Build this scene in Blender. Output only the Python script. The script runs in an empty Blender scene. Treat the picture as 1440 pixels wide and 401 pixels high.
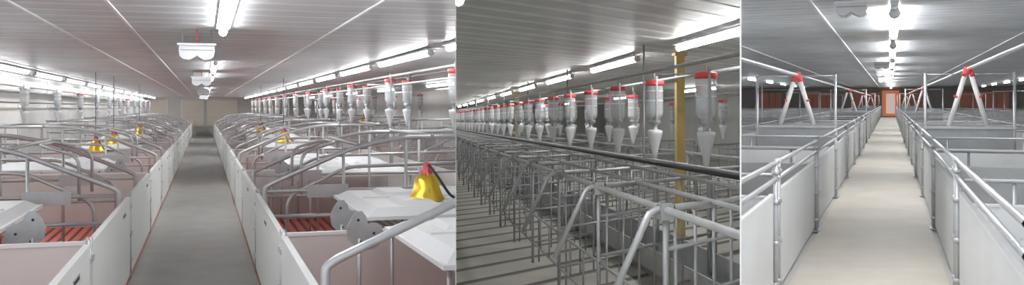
import bpy, bmesh, math, random
from mathutils import Vector, Matrix
random.seed(4)
F=1300.0; H=1.9
scene=bpy.context.scene
try:
    scene.view_settings.view_transform='Standard'
    scene.view_settings.look='None'
except Exception: pass

# ------------------------------------------------ materials
def new_mat(name):
    m=bpy.data.materials.new(name); m.use_nodes=True
    nt=m.node_tree
    return m,nt,nt.nodes['Principled BSDF']
def mat(name,col,rough=.5,metal=0.,nscale=3.,namt=.12,bump=0.,spec=.5,glow=0.):
    m,nt,b=new_mat(name)
    g=nt.nodes.new('ShaderNodeNewGeometry')
    n=nt.nodes.new('ShaderNodeTexNoise'); n.inputs['Scale'].default_value=nscale; n.inputs['Detail'].default_value=4
    nt.links.new(g.outputs['Position'],n.inputs['Vector'])
    mx=nt.nodes.new('ShaderNodeMix'); mx.data_type='RGBA'
    mx.inputs[6].default_value=(*[c*(1-namt) for c in col],1)
    mx.inputs[7].default_value=(*[min(1,c*(1+namt)) for c in col],1)
    nt.links.new(n.outputs['Fac'],mx.inputs[0])
    nt.links.new(mx.outputs[2],b.inputs['Base Color'])
    b.inputs['Roughness'].default_value=rough; b.inputs['Metallic'].default_value=metal
    b.inputs['Specular IOR Level'].default_value=spec
    if glow>0:
        b.inputs['Emission Color'].default_value=(*col,1); b.inputs['Emission Strength'].default_value=glow
    if bump>0:
        bp=nt.nodes.new('ShaderNodeBump'); bp.inputs['Strength'].default_value=bump; bp.inputs['Distance'].default_value=.01
        nt.links.new(n.outputs['Fac'],bp.inputs['Height']); nt.links.new(bp.outputs[0],b.inputs['Normal'])
    return m
def stripes(name,c1,c2,axis,period,duty,rough=.5,metal=0.,bump=.0,namt=.15,nscale=1.2,smooth=False):
    """stripes perpendicular to axis (world vector)"""
    m,nt,b=new_mat(name); N=nt.nodes.new; L=nt.links.new
    g=N('ShaderNodeNewGeometry')
    d=N('ShaderNodeVectorMath'); d.operation='DOT_PRODUCT'; d.inputs[1].default_value=axis
    L(g.outputs['Position'],d.inputs[0])
    a=N('ShaderNodeMath'); a.operation='DIVIDE'; a.inputs[1].default_value=period; L(d.outputs['Value'],a.inputs[0])
    f=N('ShaderNodeMath'); f.operation='FRACT'; L(a.outputs[0],f.inputs[0])
    r=N('ShaderNodeMapRange'); r.inputs['From Min'].default_value=duty-.06; r.inputs['From Max'].default_value=duty+.06
    L(f.outputs[0],r.inputs['Value'])
    mx=N('ShaderNodeMix'); mx.data_type='RGBA'; mx.inputs[6].default_value=(*c1,1); mx.inputs[7].default_value=(*c2,1)
    L(r.outputs[0],mx.inputs[0])
    n=N('ShaderNodeTexNoise'); n.inputs['Scale'].default_value=nscale; n.inputs['Detail'].default_value=5; L(g.outputs['Position'],n.inputs['Vector'])
    mr=N('ShaderNodeMapRange'); mr.inputs['From Min'].default_value=.3; mr.inputs['From Max'].default_value=.7
    mr.inputs['To Min'].default_value=1-namt; mr.inputs['To Max'].default_value=1+namt; L(n.outputs['Fac'],mr.inputs['Value'])
    sc=N('ShaderNodeVectorMath'); sc.operation='SCALE'; L(mx.outputs[2],sc.inputs[0]); L(mr.outputs[0],sc.inputs['Scale'])
    L(sc.outputs[0],b.inputs['Base Color'])
    b.inputs['Roughness'].default_value=rough; b.inputs['Metallic'].default_value=metal
    if bump>0:
        bp=N('ShaderNodeBump'); bp.inputs['Strength'].default_value=bump; bp.inputs['Distance'].default_value=.03
        L(r.outputs[0],bp.inputs['Height']); L(bp.outputs[0],b.inputs['Normal'])
    return m
def emis(name,col,s):
    m=bpy.data.materials.new(name); m.use_nodes=True; nt=m.node_tree; nt.nodes.clear()
    e=nt.nodes.new('ShaderNodeEmission'); e.inputs[0].default_value=(*col,1); e.inputs[1].default_value=s
    o=nt.nodes.new('ShaderNodeOutputMaterial'); nt.links.new(e.outputs[0],o.inputs[0]); return m
def clearplastic(name,col,alpha):
    m,nt,b=new_mat(name)
    b.inputs['Base Color'].default_value=(*col,1); b.inputs['Roughness'].default_value=.15
    t=nt.nodes.new('ShaderNodeBsdfTransparent'); t.inputs[0].default_value=(.95,.97,.98,1)
    mx=nt.nodes.new('ShaderNodeMixShader'); mx.inputs[0].default_value=alpha
    o=nt.nodes['Material Output']
    nt.links.new(t.outputs[0],mx.inputs[1]); nt.links.new(b.outputs[0],mx.inputs[2]); nt.links.new(mx.outputs[0],o.inputs[0])
    return m

GALV=mat('galvanised_steel',(.52,.53,.54),.38,.5,12,.15)
GALV2=mat('galvanised_steel_dull',(.42,.43,.44),.42,.4,12,.2)
GALVD=mat('galvanised_sheet',(.38,.39,.40),.5,.3,5,.2)
WHITE=mat('white_pvc',(.77,.78,.76),.5,0,2,.05)
LIDW=mat('white_lid_plastic',(.80,.81,.82),.45,0,4,.03)
PINK=mat('beige_pvc_board',(.67,.635,.61),.6,0,2,.08)
EDGE=mat('pvc_edge',(.79,.79,.78),.5,0,3,.04)
DARK=mat('black_rubber_and_holes',(.025,.025,.03),.5,0,6,.2)  # rubber parts; also the painted dark of slots and bracket holes
BRASS=mat('brass_shade',(.85,.58,.07),.28,.85,6,.05)
RED=mat('red_plastic',(.74,.09,.10),.4,0,6,.1)
REDPIPE=mat('brick_edge_strip',(.46,.24,.18),.6,0,6,.1)
CLEAR=clearplastic('clear_bottle',(.88,.90,.92),.5)
MILK=clearplastic('milky_plastic',(.88,.90,.92),.88)
CONC=mat('concrete_wall',(.60,.60,.58),.8,0,1.5,.12,.2)
WALK1=mat('walkway_concrete',(.37,.36,.34),.6,0,2.2,.22,.15)
WALK3=mat('walkway_concrete_tan',(.53,.485,.415),.6,0,1.7,.22,.15)
GFLOOR=mat('pen_floor_concrete',(.48,.47,.445),.7,0,1.0,.25,.2)
PANEL3=mat('grey_white_board',(.70,.71,.71),.5,0,1.2,.12)
CREAM=mat('cream_shutter',(.74,.70,.60),.6,0,1,.08)
BROWN=mat('ochre_column',(.55,.41,.16),.7,0,6,.25)
BRICK=mat('red_brown_curtain_glow',(.55,.24,.18),.7,0,.6,.25,glow=.10)  # faint emission added to brighten the dim far curtains
DRED=mat('door_orange_glow',(.85,.33,.18),.6,0,2,.1,glow=.35)  # emission added so the dim far door reads brighter
DPALE=mat('door_pale_glow',(.95,.76,.70),.6,0,2,.05,glow=.5)  # added emission stands in for daylight through the door
TRIMW=mat('ceiling_trim_white',(.82,.83,.84),.4,.0,4,.05)
HOUS=mat('lamp_housing',(.84,.85,.85),.5,0,4,.05)
INL=mat('air_inlet_plastic',(.74,.76,.78),.4,0,5,.04)
WOOD2=mat('white_tube',(.84,.83,.81),.4,.0,5,.05)
TUBE=emis('lamp_glow',(.985,.99,1),29.)
TUBE2=emis('lamp_glow_c',(.99,.99,.98),34.)
TUBE3=emis('lamp_glow_b',(.985,.99,1),33.)

# ------------------------------------------------ rooms
class Room:
    def __init__(s,a,vy,clips):
        s.th=math.atan(a/F); p=math.atan((152-vy)/F*math.cos(s.th))
        s.M=Matrix.Translation((0,0,H))@Matrix.Rotation(-s.th,4,'Z')@Matrix.Rotation(p,4,'X')
        s.clips=clips+[((0,-1,0),-3.9)]
        s.axis=(s.M.to_3x3()@Vector((0,1,0)))
        s.side=(s.M.to_3x3()@Vector((1,0,0)))
A12=-79/F; A23=321.5/F
R1=Room(-432,152,[((1,-A12,0),-.0015)])
R2=Room(-150,170,[((-1,A12,0),-.0015),((1,-A23,0),-.0035)])
R3=Room(532,142,[((-1,A23,0),-.0035)])

class B:
    def __init__(s,room):
        s.r=room; s.v=[]; s.f=[]; s.m=[]; s.sm=[]; s.mats=[]
    def mi(s,m):
        if m not in s.mats: s.mats.append(m)
        return s.mats.index(m)
    def add(s,vs,fs,m,smooth=False):
        o=len(s.v); s.v+= [Vector(x) for x in vs]; k=s.mi(m)
        for f in fs: s.f.append([i+o for i in f]); s.m.append(k); s.sm.append(smooth)
    def hexa(s,p,m): # p: 4 bottom ccw, 4 top
        s.add(p,[(3,2,1,0),(4,5,6,7),(0,1,5,4),(1,2,6,5),(2,3,7,6),(3,0,4,7)],m)
    def box(s,u0,u1,v0,v1,w0,w1,m):
        if u0>u1:u0,u1=u1,u0
        s.hexa([(u0,v0,w0),(u1,v0,w0),(u1,v1,w0),(u0,v1,w0),(u0,v0,w1),(u1,v0,w1),(u1,v1,w1),(u0,v1,w1)],m)
    def tube(s,path,r,m,n=8):
        P=[Vector(p) for p in path]; vs=[];fs=[]
        up=None
        for i,p in enumerate(P):
            t=(P[min(i+1,len(P)-1)]-P[max(i-1,0)]).normalized()
            if up is None:
                up=Vector((0,0,1)) if abs(t.z)<.9 else Vector((1,0,0))
            x=t.cross(up).normalized(); y=x.cross(t).normalized(); up=y
            for k in range(n):
                a=2*math.pi*k/n; vs.append(p+x*(r*math.cos(a))+y*(r*math.sin(a)))
        for i in range(len(P)-1):
            for k in range(n):
                k2=(k+1)%n; fs.append((i*n+k,i*n+k2,(i+1)*n+k2,(i+1)*n+k))
        fs.append(tuple(range(n-1,-1,-1))); o=(len(P)-1)*n; fs.append(tuple(o+k for k in range(n)))
        s.add(vs,fs,m,True)
    def lathe(s,c,prof,m,n=14):
        vs=[];fs=[]
        for r,z in prof:
            for k in range(n):
                a=2*math.pi*k/n; vs.append((c[0]+r*math.cos(a),c[1]+r*math.sin(a),c[2]+z))
        for i in range(len(prof)-1):
            for k in range(n):
                k2=(k+1)%n; fs.append((i*n+k,(i+1)*n+k,(i+1)*n+k2,i*n+k2))
        s.add(vs,fs,m,True)
    def extr(s,poly,v0,v1,m):
        n=len(poly); vs=[(a,v0,b) for a,b in poly]+[(a,v1,b) for a,b in poly]
        fs=[tuple(range(n)),tuple(range(2*n-1,n-1,-1))]+[(i,i+n,(i+1)%n+n,(i+1)%n) for i in range(n)]
        s.add(vs,fs,m)
    def emit(s,name):
        me=bpy.data.meshes.new(name); bm=bmesh.new()
        vs=[bm.verts.new(s.r.M@v) for v in s.v]
        for f,k,sm in zip(s.f,s.m,s.sm):
            try:
                fc=bm.faces.new([vs[i] for i in f]); fc.material_index=k; fc.smooth=sm
            except ValueError: pass
        bmesh.ops.recalc_face_normals(bm,faces=bm.faces)
        for n,d in s.r.clips:
            nv=Vector(n); l=nv.length; nv/=l
            bmesh.ops.bisect_plane(bm,geom=bm.verts[:]+bm.edges[:]+bm.faces[:],plane_co=nv*(d/l),plane_no=nv,clear_outer=True)
        if len(bm.faces)==0: bm.free(); return None
        xs=[v.co.x for v in bm.verts]; ys=[v.co.y for v in bm.verts]; zs=[v.co.z for v in bm.verts]
        c=Vector(((min(xs)+max(xs))/2,(min(ys)+max(ys))/2,min(zs)))
        for v in bm.verts: v.co-=c
        bm.to_mesh(me); bm.free()
        for m in s.mats: me.materials.append(m)
        o=bpy.data.objects.new(name,me); o.location=c; scene.collection.objects.link(o); return o

def rnd(path,rad,seg=4):
    P=[Vector(p) for p in path]; out=[P[0]]
    for i in range(1,len(P)-1):
        a=(P[i-1]-P[i]); b=(P[i+1]-P[i]); r=min(rad,a.length*.45,b.length*.45)
        p0=P[i]+a.normalized()*r; p2=P[i]+b.normalized()*r
        for k in range(seg+1):
            t=k/seg; out.append(p0*(1-t)**2+P[i]*2*t*(1-t)+p2*t*t)
    out.append(P[-1]); return out

# ------------------------------------------------ shared objects
def bottle(R,u,v,w,sc=1.,top=None,cap=RED):
    b=B(R); c=(u,v,w); S=lambda pr:[(r*sc,z*sc) for r,z in pr]
    b.lathe(c,S([(.0,.01),(.10,.005),(.118,-.01),(.118,-.06),(.105,-.065)]),cap)
    b.lathe(c,S([(.107,-.06),(.107,-.40),(.098,-.44),(.06,-.49)]),CLEAR)
    for z in(-.12,-.24): b.lathe(c,S([(.108,z),(.111,z-.008),(.108,z-.016)]),MILK,14)
    b.lathe(c,S([(.0,-.33),(.07,-.34),(.085,-.41),(.055,-.46),(.0,-.46)]),MILK,10)
    b.lathe(c,S([(.06,-.48),(.075,-.50),(.075,-.53),(.035,-.55),(.035,-.60),(.06,-.61),(.06,-.63)]),GALV,10)
    b.lathe(c,S([(.06,-.61),(.098,-.62),(.10,-.66),(.085,-.72),(.04,-.88),(.032,-.97),(.0,-.97)]),MILK)
    b.box(u-.012,u+.012,v-.12*sc,v-.10*sc,w-.5*sc,w+.05,GALV)
    if top: b.tube([(u,v,w),(u,v,top)],.008,GALV,6)
    b.emit('feed_dispenser')
def lamp_tube(R,u,v0,v1,w,ceil,em=TUBE,r=.035):
    b=B(R); ceil-=.004
    hw=.06
    b.box(u-hw,u+hw,v0,v1,w+r*.85,w+r*.85+.02,HOUS)
    b.box(u-.02,u+.02,v0+.2,v0+.3,w+r,ceil,HOUS); b.box(u-.02,u+.02,v1-.3,v1-.2,w+r,ceil,HOUS)
    n=8
    b.tube([(u,v0+.05,w),(u,v1-.05,w)],r,em,n)
    b.tube([(u,v0,w),(u,v0+.06,w)],r*1.15,HOUS,n); b.tube([(u,v1-.06,w),(u,v1,w)],r*1.15,HOUS,n)
    b.emit('fluorescent_light')
def inlet(R,u,v,w,sc,ceil,chain=True):
    b=B(R); ceil-=.004; half=[(.18,0),(.185,-.06),(.175,-.12),(.14,-.15),(.08,-.16),(.03,-.135)]
    poly=[(u+x*sc,w+z*sc) for x,z in half]+[(u,w-.11*sc)]+[(u-x*sc,w+z*sc) for x,z in reversed(half)]
    b.extr(poly,v,v+.4*sc,INL)
    b.box(u-.2*sc,u+.2*sc,v-.03,v+.45*sc,w,w+.02*sc,TRIMW)
    b.box(u-.17*sc,u+.17*sc,v-.008,v,w-.055*sc,w-.045*sc,GALVD)
    if chain:
        b.tube([(u,v+.1,w),(u,v+.1,ceil)],.006,RED,6)
        for x in(-.15,.15): b.tube([(u+x*sc,v+.2,w),(u+x*sc,v+.2,ceil)],.005,GALV,6)
    b.emit('ceiling_air_inlet')
def heat_lamp(u,v,w,ceil,R=R1,sc=1.,cord=True):
    b=B(R); c=(u,v,w); ceil-=.004
    S=lambda pr:[(r*sc,z*sc) for r,z in pr]
    b.lathe(c,S([(.185,.0),(.19,.012),(.165,.05),(.135,.13),(.12,.2),(.085,.25),(.06,.265)]),BRASS,28)
    b.lathe(c,S([(.175,.004),(.12,.12),(.08,.22),(.0,.24)]),BRASS,28)
    b.lathe(c,S([(.062,.26),(.062,.29),(.04,.31),(.036,.36),(.02,.385),(0,.39)]),RED,14)
    for a in range(3):
        an=a*2.1+.5
        b.tube([(u+.15*sc*math.cos(an),v+.15*sc*math.sin(an),w+.09*sc),(u,v,w+.40*sc)],.006,GALV,6)
    if cord: b.tube([(u,v,w+.38*sc),(u,v,ceil)],.007,DARK,6)
    b.tube(rnd([(u+.02,v-.02,w+.36*sc),(u+.10,v-.16,w+.2*sc),(u+.2,v-.2,w+.02),(u+.45,v-.15,w+.012),(u+.8,v+.1,w+.012)],.1),.013,DARK,6)
    b.emit('heat_lamp')

# ================================================= ROOM 1 farrowing
H1=.75; FL=-1.9; UL=-.783; UR=.557; VE=68.
ceil1=stripes('ribbed_ceiling_a',(.58,.60,.62),(.76,.78,.80),R1.axis,.46,.72,.3,.1,.5)
slat1=stripes('red_slatted_floor',(.75,.14,.09),(.10,.03,.03),R1.side,.13,.62,.5,0,.3)
slat1d=stripes('cast_iron_slat',(.22,.19,.18),(.04,.04,.04),R1.side,.13,.62,.5,0,.3)
def slab(R,name,u0,u1,v0,v1,w0,w1,m):
    b=B(R); b.box(u0,u1,v0,v1,w0,w1,m); return b.emit(name)
slab(R1,'floor',-4.1,8.6,2,VE+.2,FL-.1,FL-.02,GFLOOR)
slab(R1,'walkway',UL,UR,2,VE-.15,FL-.02,FL,WALK1)
slab(R1,'ceiling',-4.1,8.6,2,VE+.2,H1,H1+.1,ceil1)
slab(R1,'wall_left',-4.1,-3.95,2,VE+.2,FL-.1,H1,CONC)
slab(R1,'wall_right',8.5,8.65,2,VE+.2,FL-.1,H1,CONC)
slab(R1,'wall_far',-4.1,8.6,VE,VE+.2,FL-.1,H1,CONC)
for i,(a,bb) in enumerate([(-3.7,-2.5),(-1.5,-.15),(.2,2.1),(3.2,5.0)]):  # beige panels along the far wall
    b=B(R1); b.box(a,bb,VE-.08,VE,-1.3,.55,CREAM)
    for k in range(5): b.box(a-.03,bb+.03,VE-.1,VE-.08,-1.25+k*.4,-1.22+k*.4,EDGE)
    b.box(a-.06,a,VE-.12,VE,-1.3,.6,EDGE); b.box(bb,bb+.06,VE-.12,VE,-1.3,.6,EDGE)
    b.emit('far_wall_panel_%d'%(i+1))
for i,(u,m) in enumerate([(-.65,TRIMW),(-1.3,TRIMW),(1.18,TRIMW),(-3.0,TRIMW),(4.6,TRIMW)]):
    slab(R1,'trim_%d'%(i+1),u-.012,u+.012,3,VE,H1-.012,H1,m)
slab(R1,'trim_6',-3.95,-3.86,3,VE,.52,.6,GALV)
b=B(R1)
for k in range(16):
    b.box(-3.95,-3.93,7+4*k,7.06+4*k,FL,H1,EDGE)
b.tube([(-3.85,3,.35),(-3.85,VE-.2,.35)],.03,GALV); b.tube([(-3.8,3,.12),(-3.8,VE-.2,.12)],.018,DARK)
b.emit('trim_7')
for v0,v1 in [(5.2,9.0),(15.2,19.0),(20.5,24.2),(34.5,38),(44,47.8),(56,60)]:
    lamp_tube(R1,.16,v0,v1,.70,H1,r=.036)
for k in range(14):
    v=7.0+4.3*k
    lamp_tube(R1,2.64,v-.2,v+3.3,.68,H1)
    lamp_tube(R1,-3.22,v+.6,v+4.1,.68,H1)
    if k%2==0: lamp_tube(R1,6.6,v+.6,v+4.1,.68,H1)
inlet(R1,-.07,9.1,.585,.86,H1); inlet(R1,-.06,19.3,.60,1.0,H1); inlet(R1,-.05,32.6,.6,1.1,H1); inlet(R1,-.05,48,.6,1.1,H1)

P=7.7
def crate(sgn,e,v0,W=3.0,near=False):
    b=B(R1); n=6 if v0>20 else 8; X=lambda s,v,w:(e+sgn*s,v,w)
    for fi,vf in enumerate((v0+2.9,v0+5.35)):
        b.tube(rnd([X(.06,vf,-1.75),X(.06,vf,-.86),X(.12,vf,-.82),X(1.0,vf,-.44),X(1.55,vf,-.33),X(W,vf,-.33)],.16,5),.026,GALV,n)
        for s in(1.6,2.3,W-.05): b.tube([X(s,vf,-1.75),X(s,vf,-.34)],.018,GALV,n)
        if near: continue
        b.tube([X(.9,vf,-1.75),X(.9,vf,-.48)],.018,GALV,n)
        b.tube(rnd([X(.30,vf+.12,-1.7),X(.30,vf+.12,-.98),X(.95,vf+.12,-.66),X(W,vf+.12,-.62)],.14,5),.02,GALV,n)
        for w in(-.90,-1.18,-1.45): b.tube([X(.06,vf,w),X(W,vf,w)],.018,GALV,n)
        b.box(e+sgn*.5,e+sgn*.95,vf-.03,vf-.02,-.98,-.84,GALV)
    for s,w in((1.05,-.40),(1.9,-.31),(2.7,-.31)):
        b.tube([X(s,v0+2.85,w),X(s,v0+5.4,w)],.02,GALV,n)
    if not near:
        b.tube(rnd([X(.5,v0+3.5,-1.0),X(.5,v0+3.5,-.52),X(.9,v0+3.6,-.40),X(.9,v0+4.6,-.40),X(.5,v0+4.7,-.52),X(.5,v0+4.7,-1.0)],.12,4),.018,GALV,n)
    b.extr([(e+sgn*2.55,-1.2),(e+sgn*2.95,-1.2),(e+sgn*2.85,-1.65),(e+sgn*2.65,-1.65)],v0+3.2,v0+5.0,GALVD)
    b.emit('farrowing_crate')
def pen(sgn,e,v0,W=3.1,crate_on=True,walk=True):
    v1=min(v0+P,VE-.2)
    b=B(R1)
    b.box(e+sgn*.04,e+sgn*W,v0+.02,v1-.02,FL-.02,FL+.10,GFLOOR)
    b.box(e+sgn*.06,e+sgn*1.9,v0+.04,v1-.04,FL+.10,FL+.13,slat1)
    b.box(e+sgn*1.9,e+sgn*W,v0+.04,v1-.04,FL+.10,FL+.13,slat1d)
    b.emit('slatted_pen_floor')
    b=B(R1)
    b.box(e+sgn*.06,e+sgn*W,v0-.02,v0+.02,FL+.12,-1.0,PINK)
    b.box(e+sgn*.05,e+sgn*(W+.01),v0-.03,v0+.03,-1.0,-.975,EDGE)
    b.emit('pen_divider_board')
    if walk:
        b=B(R1)
        for (a,c) in((v0+.05,v0+3.6),(v0+3.8,v1-.15)):
            if c<a: continue
            b.box(e,e+sgn*.035,a,c,FL+.06,-1.0,WHITE)
            b.box(e-sgn*.004,e+sgn*.04,a,c,-1.0,-.978,EDGE)
            vm=c-.75 if sgn<0 else (a+c)/2
            b.box(e-sgn*.004,e,vm-.16,vm+.16,-1.13,-1.085,GALV)
            b.box(e-sgn*.006,e-sgn*.004,vm-.13,vm+.13,-1.12,-1.095,DARK)  # flat dark strip painted for the shaded handle slot
            for pv in(a-.03,c+.03):
                b.tube([(e+sgn*.02,pv,FL),(e+sgn*.02,pv,-.95)],.024,GALV)
                for w in(-1.1,-1.4,-1.7):
                    b.box(e-sgn*.012,e+sgn*.05,pv-.05,pv+.05,w-.02,w+.02,GALV)
        b.box(e-sgn*.004,e+sgn*.04,v0,v1,FL,FL+.014,REDPIPE)
        b.emit('pen_gate_panel')
def lid(sgn,e,s0,s1,v0,v1,w):
    b=B(R1)
    ua,ub=sorted((e+sgn*s0,e+sgn*s1))
    b.box(ua,ub,v0,v1,w-.03,w,LIDW)
    def fr(a0,a1,b0,b1,z0,z1,cc,m=LIDW):
        b.hexa([(a0,b0,z0),(a1,b0,z0),(a1,b1,z0),(a0,b1,z0),(a0+cc,b0+cc*1.6,z1),(a1-cc,b0+cc*1.6,z1),(a1-cc,b1-cc*1.6,z1),(a0+cc,b1-cc*1.6,z1)],m)
    fr(ua+.03,ub-.03,v0+.05,v1-.05,w,w+.06,.09)
    mu=(ua+ub)/2; mv=(v0+v1)/2; z=w+.06
    b.box(mu-.02,mu+.02,v0+.22,v1-.22,z,z+.014,LIDW)
    b.box(ua+.14,ub-.14,mv-.035,mv+.035,z,z+.014,LIDW)
    for q in(-1,1):
        fr(mu+q*.30-.18,mu+q*.30+.18,v0+.28,mv-.1,z,z+.035,.05)
        fr(mu+q*.30-.18,mu+q*.30+.18,mv+.1,v1-.28,z,z+.035,.05)
    for uu in(ua+.05,ub-.05):
        for vv in(v0+.06,v1-.06): b.tube([(uu,vv,FL+.13),(uu,vv,w-.03)],.015,GALV,6)
    b.emit('creep_lid')
def bracket(sgn,e,s,v):
    b=B(R1)
    pts=[(0,0),(.06,.12),(.10,.17),(.16,.17),(.2,.12),(.22,.04),(.3,.05),(.36,.01),(.40,-.12),(.3,-.22),(.14,-.24),(.02,-.12)]
    b.extr([(e+sgn*(s+x*.75),-.92+z*.75) for x,z in pts],v,v+.015,GALV2)
    for x,z in((.12,.08),(.28,-.06),(.14,-.14)):
        b.tube([(e+sgn*(s+x*.75),v-.004,-.92+z*.75),(e+sgn*(s+x*.75),v,-.92+z*.75)],.011,DARK,10)  # dark discs painted in place of open holes
    b.tube([(e+sgn*(s+.1),v+.01,-1.77),(e+sgn*(s+.1),v+.01,-1.0)],.016,GALV)
    b.emit('lid_hinge_bracket')

for k in range(-1,8):
    v0=7.4+P*k
    for sgn,e in((-1,UL),(1,UR)):
        pen(sgn,e,v0)
        if k<7 and not(k<0 and sgn<0): crate(sgn,e,v0,near=(k<0))
        if sgn>0:
            lid(sgn,e,.75,2.4,v0+.45,v0+2.6,-.93)
            if k<7: lid(sgn,e,.78,2.3,v0+P-2.1,v0+P-.2,-.93)
        else:
            lid(sgn,e,.70,2.3,v0+.3,v0+2.5,-.93)
        if k<7 and sgn>0: bracket(sgn,e,.47,v0+P-.3)
        if k<7 and k>=0: bracket(sgn,e,.46 if sgn>0 else .38,v0+.6 if sgn>0 else v0+.5)
    pen(1,4.1,v0,3.4,walk=False)
    if k<7: crate(1,4.1,v0)
slab(R1,'pen_divider_board',3.72,3.76,3,VE-.2,FL,-1.0,PINK)
heat_lamp(UR+1.42,8.5,-.865,H1,cord=False,sc=.93); heat_lamp(UR+1.3,23.6,-.86,H1); heat_lamp(UR+1.2,31.6,-.86,H1)
heat_lamp(UL-1.35,20.8,-.90,H1,sc=.85); heat_lamp(UL-1.25,23.6,-.86,H1,sc=.95); heat_lamp(UL-1.2,31.8,-.86,H1,sc=1.1)
heat_lamp(6.3,38.5,-.6,H1)
b=B(R1); b.tube([(3.3,3,.60),(3.3,VE-.2,.60)],.022,GALVD); b.tube([(3.1,3,.40),(3.1,VE-.2,.40)],.015,GALV); b.emit('feed_pipe')
b=B(R1); b.tube([(-3.6,3,.46),(-3.6,VE-.2,.46)],.03,GALV); b.emit('feed_pipe')
b=B(R1); b.tube([(6.9,3,.58),(6.9,VE-.2,.58)],.03,GALVD); b.emit('feed_pipe')
for k in range(13):
    v=11.5+4.4*k
    bottle(R1,3.05,v,.50,.85,.6)
    if k>0 and k<9: bottle(R1,3.5,v+.7,.50,.85,.6)
    bottle(R1,6.9,v+1.5,.46,.85,.58)
    if v>17: bottle(R1,-3.45,v+.5,.42,.8,.5,cap=RED if k%4==0 else MILK)
for k in range(8):
    v=10.2+P*k
    b=B(R1)
    b.tube([(3.82,v,FL),(3.82,v,H1-.004)],.03,GALV); b.tube([(3.45,v,FL),(3.45,v,.56)],.022,GALV); b.tube([(3.0,v,.45),(3.82,v,.45)],.02,GALV)
    b.emit('support_post')

# ================================================= ROOM 2 gestation
H2=1.0; F2=-1.75; VE2=66.
ca=math.radians(46.3); cu,cv=math.sin(ca),math.cos(ca)
M3=R2.M.to_3x3(); perp2=M3@Vector((-cv,cu,0))
ceil2=stripes('ribbed_ceiling_b',(.58,.58,.58),(.78,.78,.78),perp2,.42,.7,.34,.1,.5)
slat2=stripes('concrete_slats',(.56,.54,.49),(.15,.14,.13),perp2,.62,.80,.7,0,.4)
slab(R2,'floor',-6,14.2,2,VE2+.2,F2-.1,F2,slat2)
slab(R2,'ceiling',-6,14.2,2,VE2+.2,H2,H2+.1,ceil2)
slab(R2,'wall_right',14,14.2,2,VE2+.2,F2,H2,CONC)
slab(R2,'wall_far',-6,14.2,VE2,VE2+.2,F2,H2,CONC)
G=GALV2
def stall(v,u0=1.56,L=1.95,sg=1,n=6,arm=True,bars=8,ln=1.95):
    b=B(R2)
    def X(s,w): return (u0+sg*s*cu,v+sg*s*cv,w)
    b.tube(rnd([X(.0,-.54),X(L,-.54),X(L,-1.6)],.12),.02,G,n)
    for w in(-.78,-1.10,-1.5): b.tube([X(.03,w),X(L,w)],.014,G,n)
    for i in range(bars):
        s=.12+i*(L-.2)/(bars-1); b.tube([X(s,F2 if i in(0,bars-1,bars//2) else -1.6),X(s,-.54)],.011,G,n)
    b.tube([X(0,F2),X(0,-.52)],.018,G,n)
    for w in(-1.15,-1.5): b.tube([(u0,v+.05,w),(u0,v+ln-.05,w)],.011,G,n)
    for i in range(1,3): b.tube([(u0,v+i*ln/3,-1.5),(u0,v+i*ln/3,-1.15)],.010,G,n)
    if arm:
        b.tube(rnd([(u0+.42,v+.30,-.535),(u0+.02,v,-.53),(u0-.10,v-.02,-.545),(u0-.38,v-.1,-1.10)],.09,5),.022,GALV,8)
        b.tube([(u0-.03,v,-.535),(u0+.05,v+.03,-.535)],.038,DARK,8)
        b.box(u0-.04,u0+.04,v-.05,v+.05,-.6,-.5,GALVD)
    b.emit('gestation_stall')
for k in range(1,31):
    stall(3.5+1.95*k, arm=True)
for k in range(0,14):
    stall(6.0+1.95*k*2,u0=3.35,arm=False,bars=6,ln=3.9)
    stall(7.5+1.95*k*2,u0=6.2,L=2.4,arm=False,bars=6,ln=3.9)
def rail(R,name,u,w,r,m,v0=3,v1=VE2-.3):
    b=B(R); b.tube([(u,v0,w),(u,v1,w)],r,m,8); return b.emit(name)
rail(R2,'stall_top_rail',1.56,-.54,.024,GALV); rail(R2,'stall_top_rail',1.95,-.52,.018,G)
rail(R2,'stall_top_rail',2.55,-.52,.02,G); rail(R2,'water_pipe',2.97,-.515,.022,DARK)
rail(R2,'stall_top_rail',3.35,-.54,.022,G); rail(R2,'stall_top_rail',4.7,-.54,.022,G); rail(R2,'stall_top_rail',6.2,-.54,.022,G)
rail(R2,'feed_pipe',3.0,.60,.022,GALVD); rail(R2,'feed_pipe',3.9,.62,.022,GALVD); rail(R2,'feed_pipe',7.0,.6,.03,GALVD)
b=B(R2); b.extr([(2.62,-1.38),(2.64,-1.38),(2.70,-1.6),(2.95,-1.6),(3.0,-1.3),(3.02,-1.3),(2.98,-1.64),(2.66,-1.64)],3,VE2-.3,GALV)
b.box(2.75,2.8,3,VE2-.3,F2,-1.64,GALVD); b.emit('feed_trough')
for k in range(28):
    v=7.07+1.93*k
    bottle(R2,3.0,v,.48,.97,.6)
    if not(11.5<v<13.5 or 31.5<v<33.5) : bottle(R2,3.95,v+1.0,.44,.88,.62)
    if k%2==0: bottle(R2,7.0,v+1.2,.45,.9,.6)
for k in range(11):
    v=2.6+5.3*k
    lamp_tube(R2,3.37,v,v+3.3,.90,H2,TUBE2,.04)
    lamp_tube(R2,.4,v+1,v+4.4,.90,H2,TUBE2)  # extra row added to brighten this room
    if k%2==0: lamp_tube(R2,8.6,v+1,v+4.4,.90,H2,TUBE2)
for vv in(13.2,33.2):
    b=B(R2); b.box(3.96,4.08,vv,vv+.12,F2,H2-.004,BROWN); b.box(3.93,4.11,vv-.03,vv+.15,H2-.05,H2-.004,BROWN); b.box(3.92,4.12,vv-.04,vv+.16,F2,F2+.05,GALVD); b.emit('support_column')
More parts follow.
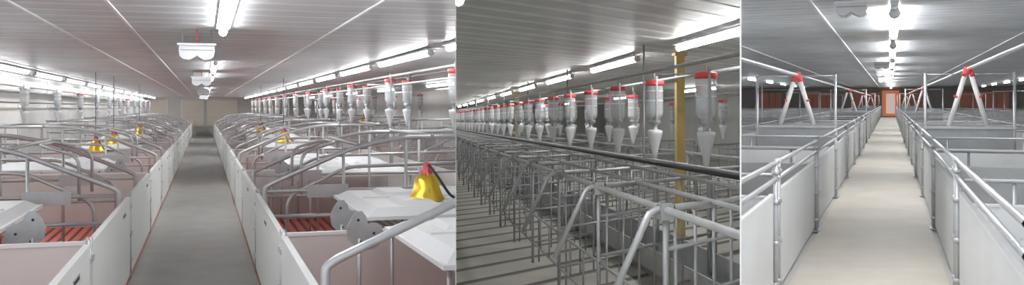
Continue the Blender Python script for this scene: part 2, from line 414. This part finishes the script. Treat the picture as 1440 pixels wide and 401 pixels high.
for k in range(9):
    v=6.1+1.93*3*k
    b=B(R2); b.tube([(3.12,v,-1.3),(3.12,v,H2-.004)],.014,G,6); b.tube([(3.0,v,.6),(3.9,v,.62)],.012,G,6); b.emit('support_post')

# ================================================= ROOM 3 walkway house
H3=1.45; F3=-1.7; L3=-.866; Q3=.503; VE3=112.
ceil3=stripes('ribbed_ceiling_c',(.64,.67,.71),(.82,.84,.88),R3.axis,.5,.7,.3,.1,.5)
slab(R3,'floor',-18,18,2,VE3+.3,F3-.1,F3-.02,GFLOOR)
slab(R3,'walkway',L3,Q3,2,VE3-.25,F3-.02,F3,WALK3)
slab(R3,'ceiling',-18,18,2,VE3+.3,H3,H3+.1,ceil3)
slab(R3,'wall_far',-18,18,VE3,VE3+.3,F3-.1,H3,CONC)
slab(R3,'wall_left',-18.2,-18,2,VE3+.3,F3-.1,H3,CONC); slab(R3,'wall_right',18,18.2,2,VE3+.3,F3-.1,H3,CONC)
for i,(a,c) in enumerate([(-14.5,-11.8),(-9.0,-6.1),(-4.2,-1.2),(1.2,3.5),(7.0,11.8)]):  # red-brown curtain panels; their faint glow is put into the material
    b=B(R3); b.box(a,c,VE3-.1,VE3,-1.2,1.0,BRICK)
    b.box(a-.1,c+.1,VE3-.14,VE3,1.0,1.12,GALVD)
    for q in range(1,4): b.box(a+(c-a)*q/4-.03,a+(c-a)*q/4+.03,VE3-.14,VE3-.1,-1.2,1.0,GALVD)
    b.emit('far_wall_panel_%d'%(i+5))
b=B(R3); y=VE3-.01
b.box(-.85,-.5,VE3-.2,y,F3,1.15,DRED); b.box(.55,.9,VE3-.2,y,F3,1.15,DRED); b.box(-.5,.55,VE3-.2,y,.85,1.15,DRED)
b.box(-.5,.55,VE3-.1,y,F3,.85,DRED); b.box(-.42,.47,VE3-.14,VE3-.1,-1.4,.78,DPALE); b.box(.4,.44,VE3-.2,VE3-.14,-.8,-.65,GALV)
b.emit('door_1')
slab(R3,'trim_8',-1.09,-1.05,3,VE3,H3-.03,H3,TRIMW); slab(R3,'trim_9',2.6,2.63,3,VE3,H3-.02,H3,TRIMW); slab(R3,'trim_10',-3.6,-3.57,3,VE3,H3-.02,H3,TRIMW)
for k in range(10):
    v=15.2+9*k
    lamp_tube(R3,.06,v,v+5.2,H3-.12,H3,TUBE3,r=.075)
    v=12+9*k
    lamp_tube(R3,-8,v,v+4,H3-.09,H3,TUBE,r=.05); lamp_tube(R3,8,v,v+4,H3-.09,H3,TUBE,r=.05)  # side rows added for even lighting
lamp_tube(R3,.06,5.2,10.4,H3-.12,H3,TUBE3,r=.07)
inlet(R3,-.50,13.6,1.36,1.1,H3); inlet(R3,-.26,33,1.27,1.3,H3); inlet(R3,-.3,43,1.27,1.4,H3); inlet(R3,-.35,56,1.27,1.5,H3)
PT=4.6
for sgn,e in((-1,L3),(1,Q3)):
    ph=8.15 if sgn<0 else 8.9
    for k in range(-1,22):
        v=ph+PT*k; b=B(R3); x=e+sgn*.03
        b.box(e+sgn*.045,e+sgn*.07,v+.12,v+PT-.12,F3+.05,-.80,PANEL3)
        b.box(e+sgn*.04,e+sgn*.075,v+.12,v+PT-.12,-.80,-.78,EDGE)
        for w in(-.52,-.66): b.tube([(x,v,w),(x,v+PT,w)],.020,GALV)
        for vv in(v-.10,v+.10):
            b.tube([(x,vv,F3),(x,vv,-.49)],.022,GALV)
            for w in(-1.55,-1.2,-.85,-.6): b.tube([(x,vv,w-.02),(x,vv,w+.02)],.034,GALV)
        b.box(x-.02,x+.02,v-.1,v+.1,-.60,-.56,GALV); b.box(x-.02,x+.02,v-.1,v+.1,-1.2,-1.16,GALV)
        b.box(x-.05,x+.05,v-.16,v+.16,F3,F3+.015,GALV)
        b.emit('walkway_railing')
    for k in range(18):
        v=9.3+5.2*k; b=B(R3); a=e+sgn*.12; c=e+sgn*16
        b.box(a,c,v,v+.04,F3,-.95,PANEL3); b.box(a,c,v-.01,v+.05,-.95,-.93,EDGE)
        b.tube([(a,v,-.72),(c,v,-.72)],.02,GALV,6)
        for q in range(12): b.tube([(a+sgn*(.4+q*1.3),v+.02,F3),(a+sgn*(.4+q*1.3),v+.02,-.70)],.02,GALV,6)
        b.emit('pen_divider_wall')
    for q,off in enumerate((3.0,6.5)):
        b=B(R3); b.box(e+sgn*off,e+sgn*(off+.04),5,VE3-1,F3,-.95,PANEL3); b.tube([(e+sgn*off,5,-.72),(e+sgn*off,VE3-1,-.72)],.02,GALV,6); b.emit('pen_divider_wall')
def station(u,v,wp,hw=.78):
    b=B(R3); t=-.52; bo=-1.2
    b.extr([(u-hw,t),(u+hw,t),(u+hw,bo+.1),(u+hw-.08,bo),(u-hw+.08,bo),(u-hw,bo+.1)],v,v+1.2,GALVD)
    b.box(u-hw-.03,u+hw+.03,v-.03,v+.03,t-.03,t+.02,GALV); b.box(u-hw,u+hw,v-.012,v,-.98,-.95,GALV)
    for x in(-hw+.1,hw-.1):
        for y in(.1,1.1): b.tube([(u+x,v+y,F3),(u+x,v+y,bo)],.03,GALV)
    for x in(-hw,hw): b.tube([(u+x,v+.02,F3),(u+x,v+.02,.55)],.028,GALV)
    b.tube([(u-hw,v+.02,.52),(u-.1,v+.02,.52)],.012,GALV,6); b.tube([(u+.1,v+.02,.52),(u+hw,v+.02,.52)],.012,GALV,6)
    b.emit('pen_feeder_box')
    b=B(R3)
    for s in(-1,1):
        b.tube([(u+s*.035,v+.3,wp-.02),(u+s*.34,v+.3,t+.02)],.048,WOOD2,10)
        b.tube([(u+s*.03,v+.3,wp+.02),(u+s*.075,v+.3,wp-.12)],.056,RED,10)
        b.tube([(u+s*.20,v+.3,wp-.5),(u+s*.215,v+.3,wp-.54)],.052,RED,10)
    b.lathe((u,v+.3,wp),[(0,.09),(.07,.08),(.085,.0),(.07,-.06),(.0,-.07)],RED,14)
    b.emit('feed_drop_tube')
for k in range(4):
    station(1.42,20.0+26*k,.60); station(-1.82,20.0+26*k,.53)
rail(R3,'feed_pipe',1.42,.63,.035,GALV,3,VE3-.3); rail(R3,'feed_pipe',-1.82,.55,.035,GALV,3,VE3-.3)
for k in range(6):
    for u in(5.5,-6):
        b=B(R3); v=18+14*k
        b.tube([(u,v,F3),(u,v,.55)],.03,GALV,6); b.tube([(u+2,v,F3),(u+2,v,.55)],.03,GALV,6); b.tube([(u,v,.55),(u+2,v,.55)],.02,GALV,6); b.emit('pen_frame')

# ================================================= partitions between the houses
def partition(name,slope,t,m):
    me=bpy.data.meshes.new(name); d=Vector((slope,1,0)).normalized(); n=Vector((d.y,-d.x,0))*(t/2)
    a=d*3.85; c=d*130; vs=[]
    for z in(-2.0,4.6):
        for p in(a-n,a+n,c+n,c-n): vs.append((p.x-a.x,p.y-a.y,z+2.0))
    me.from_pydata(vs,[],[(3,2,1,0),(4,5,6,7),(0,1,5,4),(1,2,6,5),(2,3,7,6),(3,0,4,7)])
    me.materials.append(m); o=bpy.data.objects.new(name,me); o.location=(a.x,a.y,-2.0); scene.collection.objects.link(o)
partition('wall_partition',A12,.002,CONC)
partition('wall_partition',A23,.006,EDGE)

# world + camera
w=bpy.data.worlds.new('world'); scene.world=w; w.use_nodes=True
w.node_tree.nodes['Background'].inputs[0].default_value=(.92,.95,1,1); w.node_tree.nodes['Background'].inputs[1].default_value=1.25
cd=bpy.data.cameras.new('camera'); cd.sensor_width=36; cd.lens=F/1440*36; cd.shift_y=-48.5/1440; cd.clip_start=.05; cd.clip_end=400
co=bpy.data.objects.new('camera',cd); co.location=(0,0,H); co.rotation_euler=(math.pi/2,0,0); scene.collection.objects.link(co); scene.camera=co
print('objects',len(bpy.data.objects))
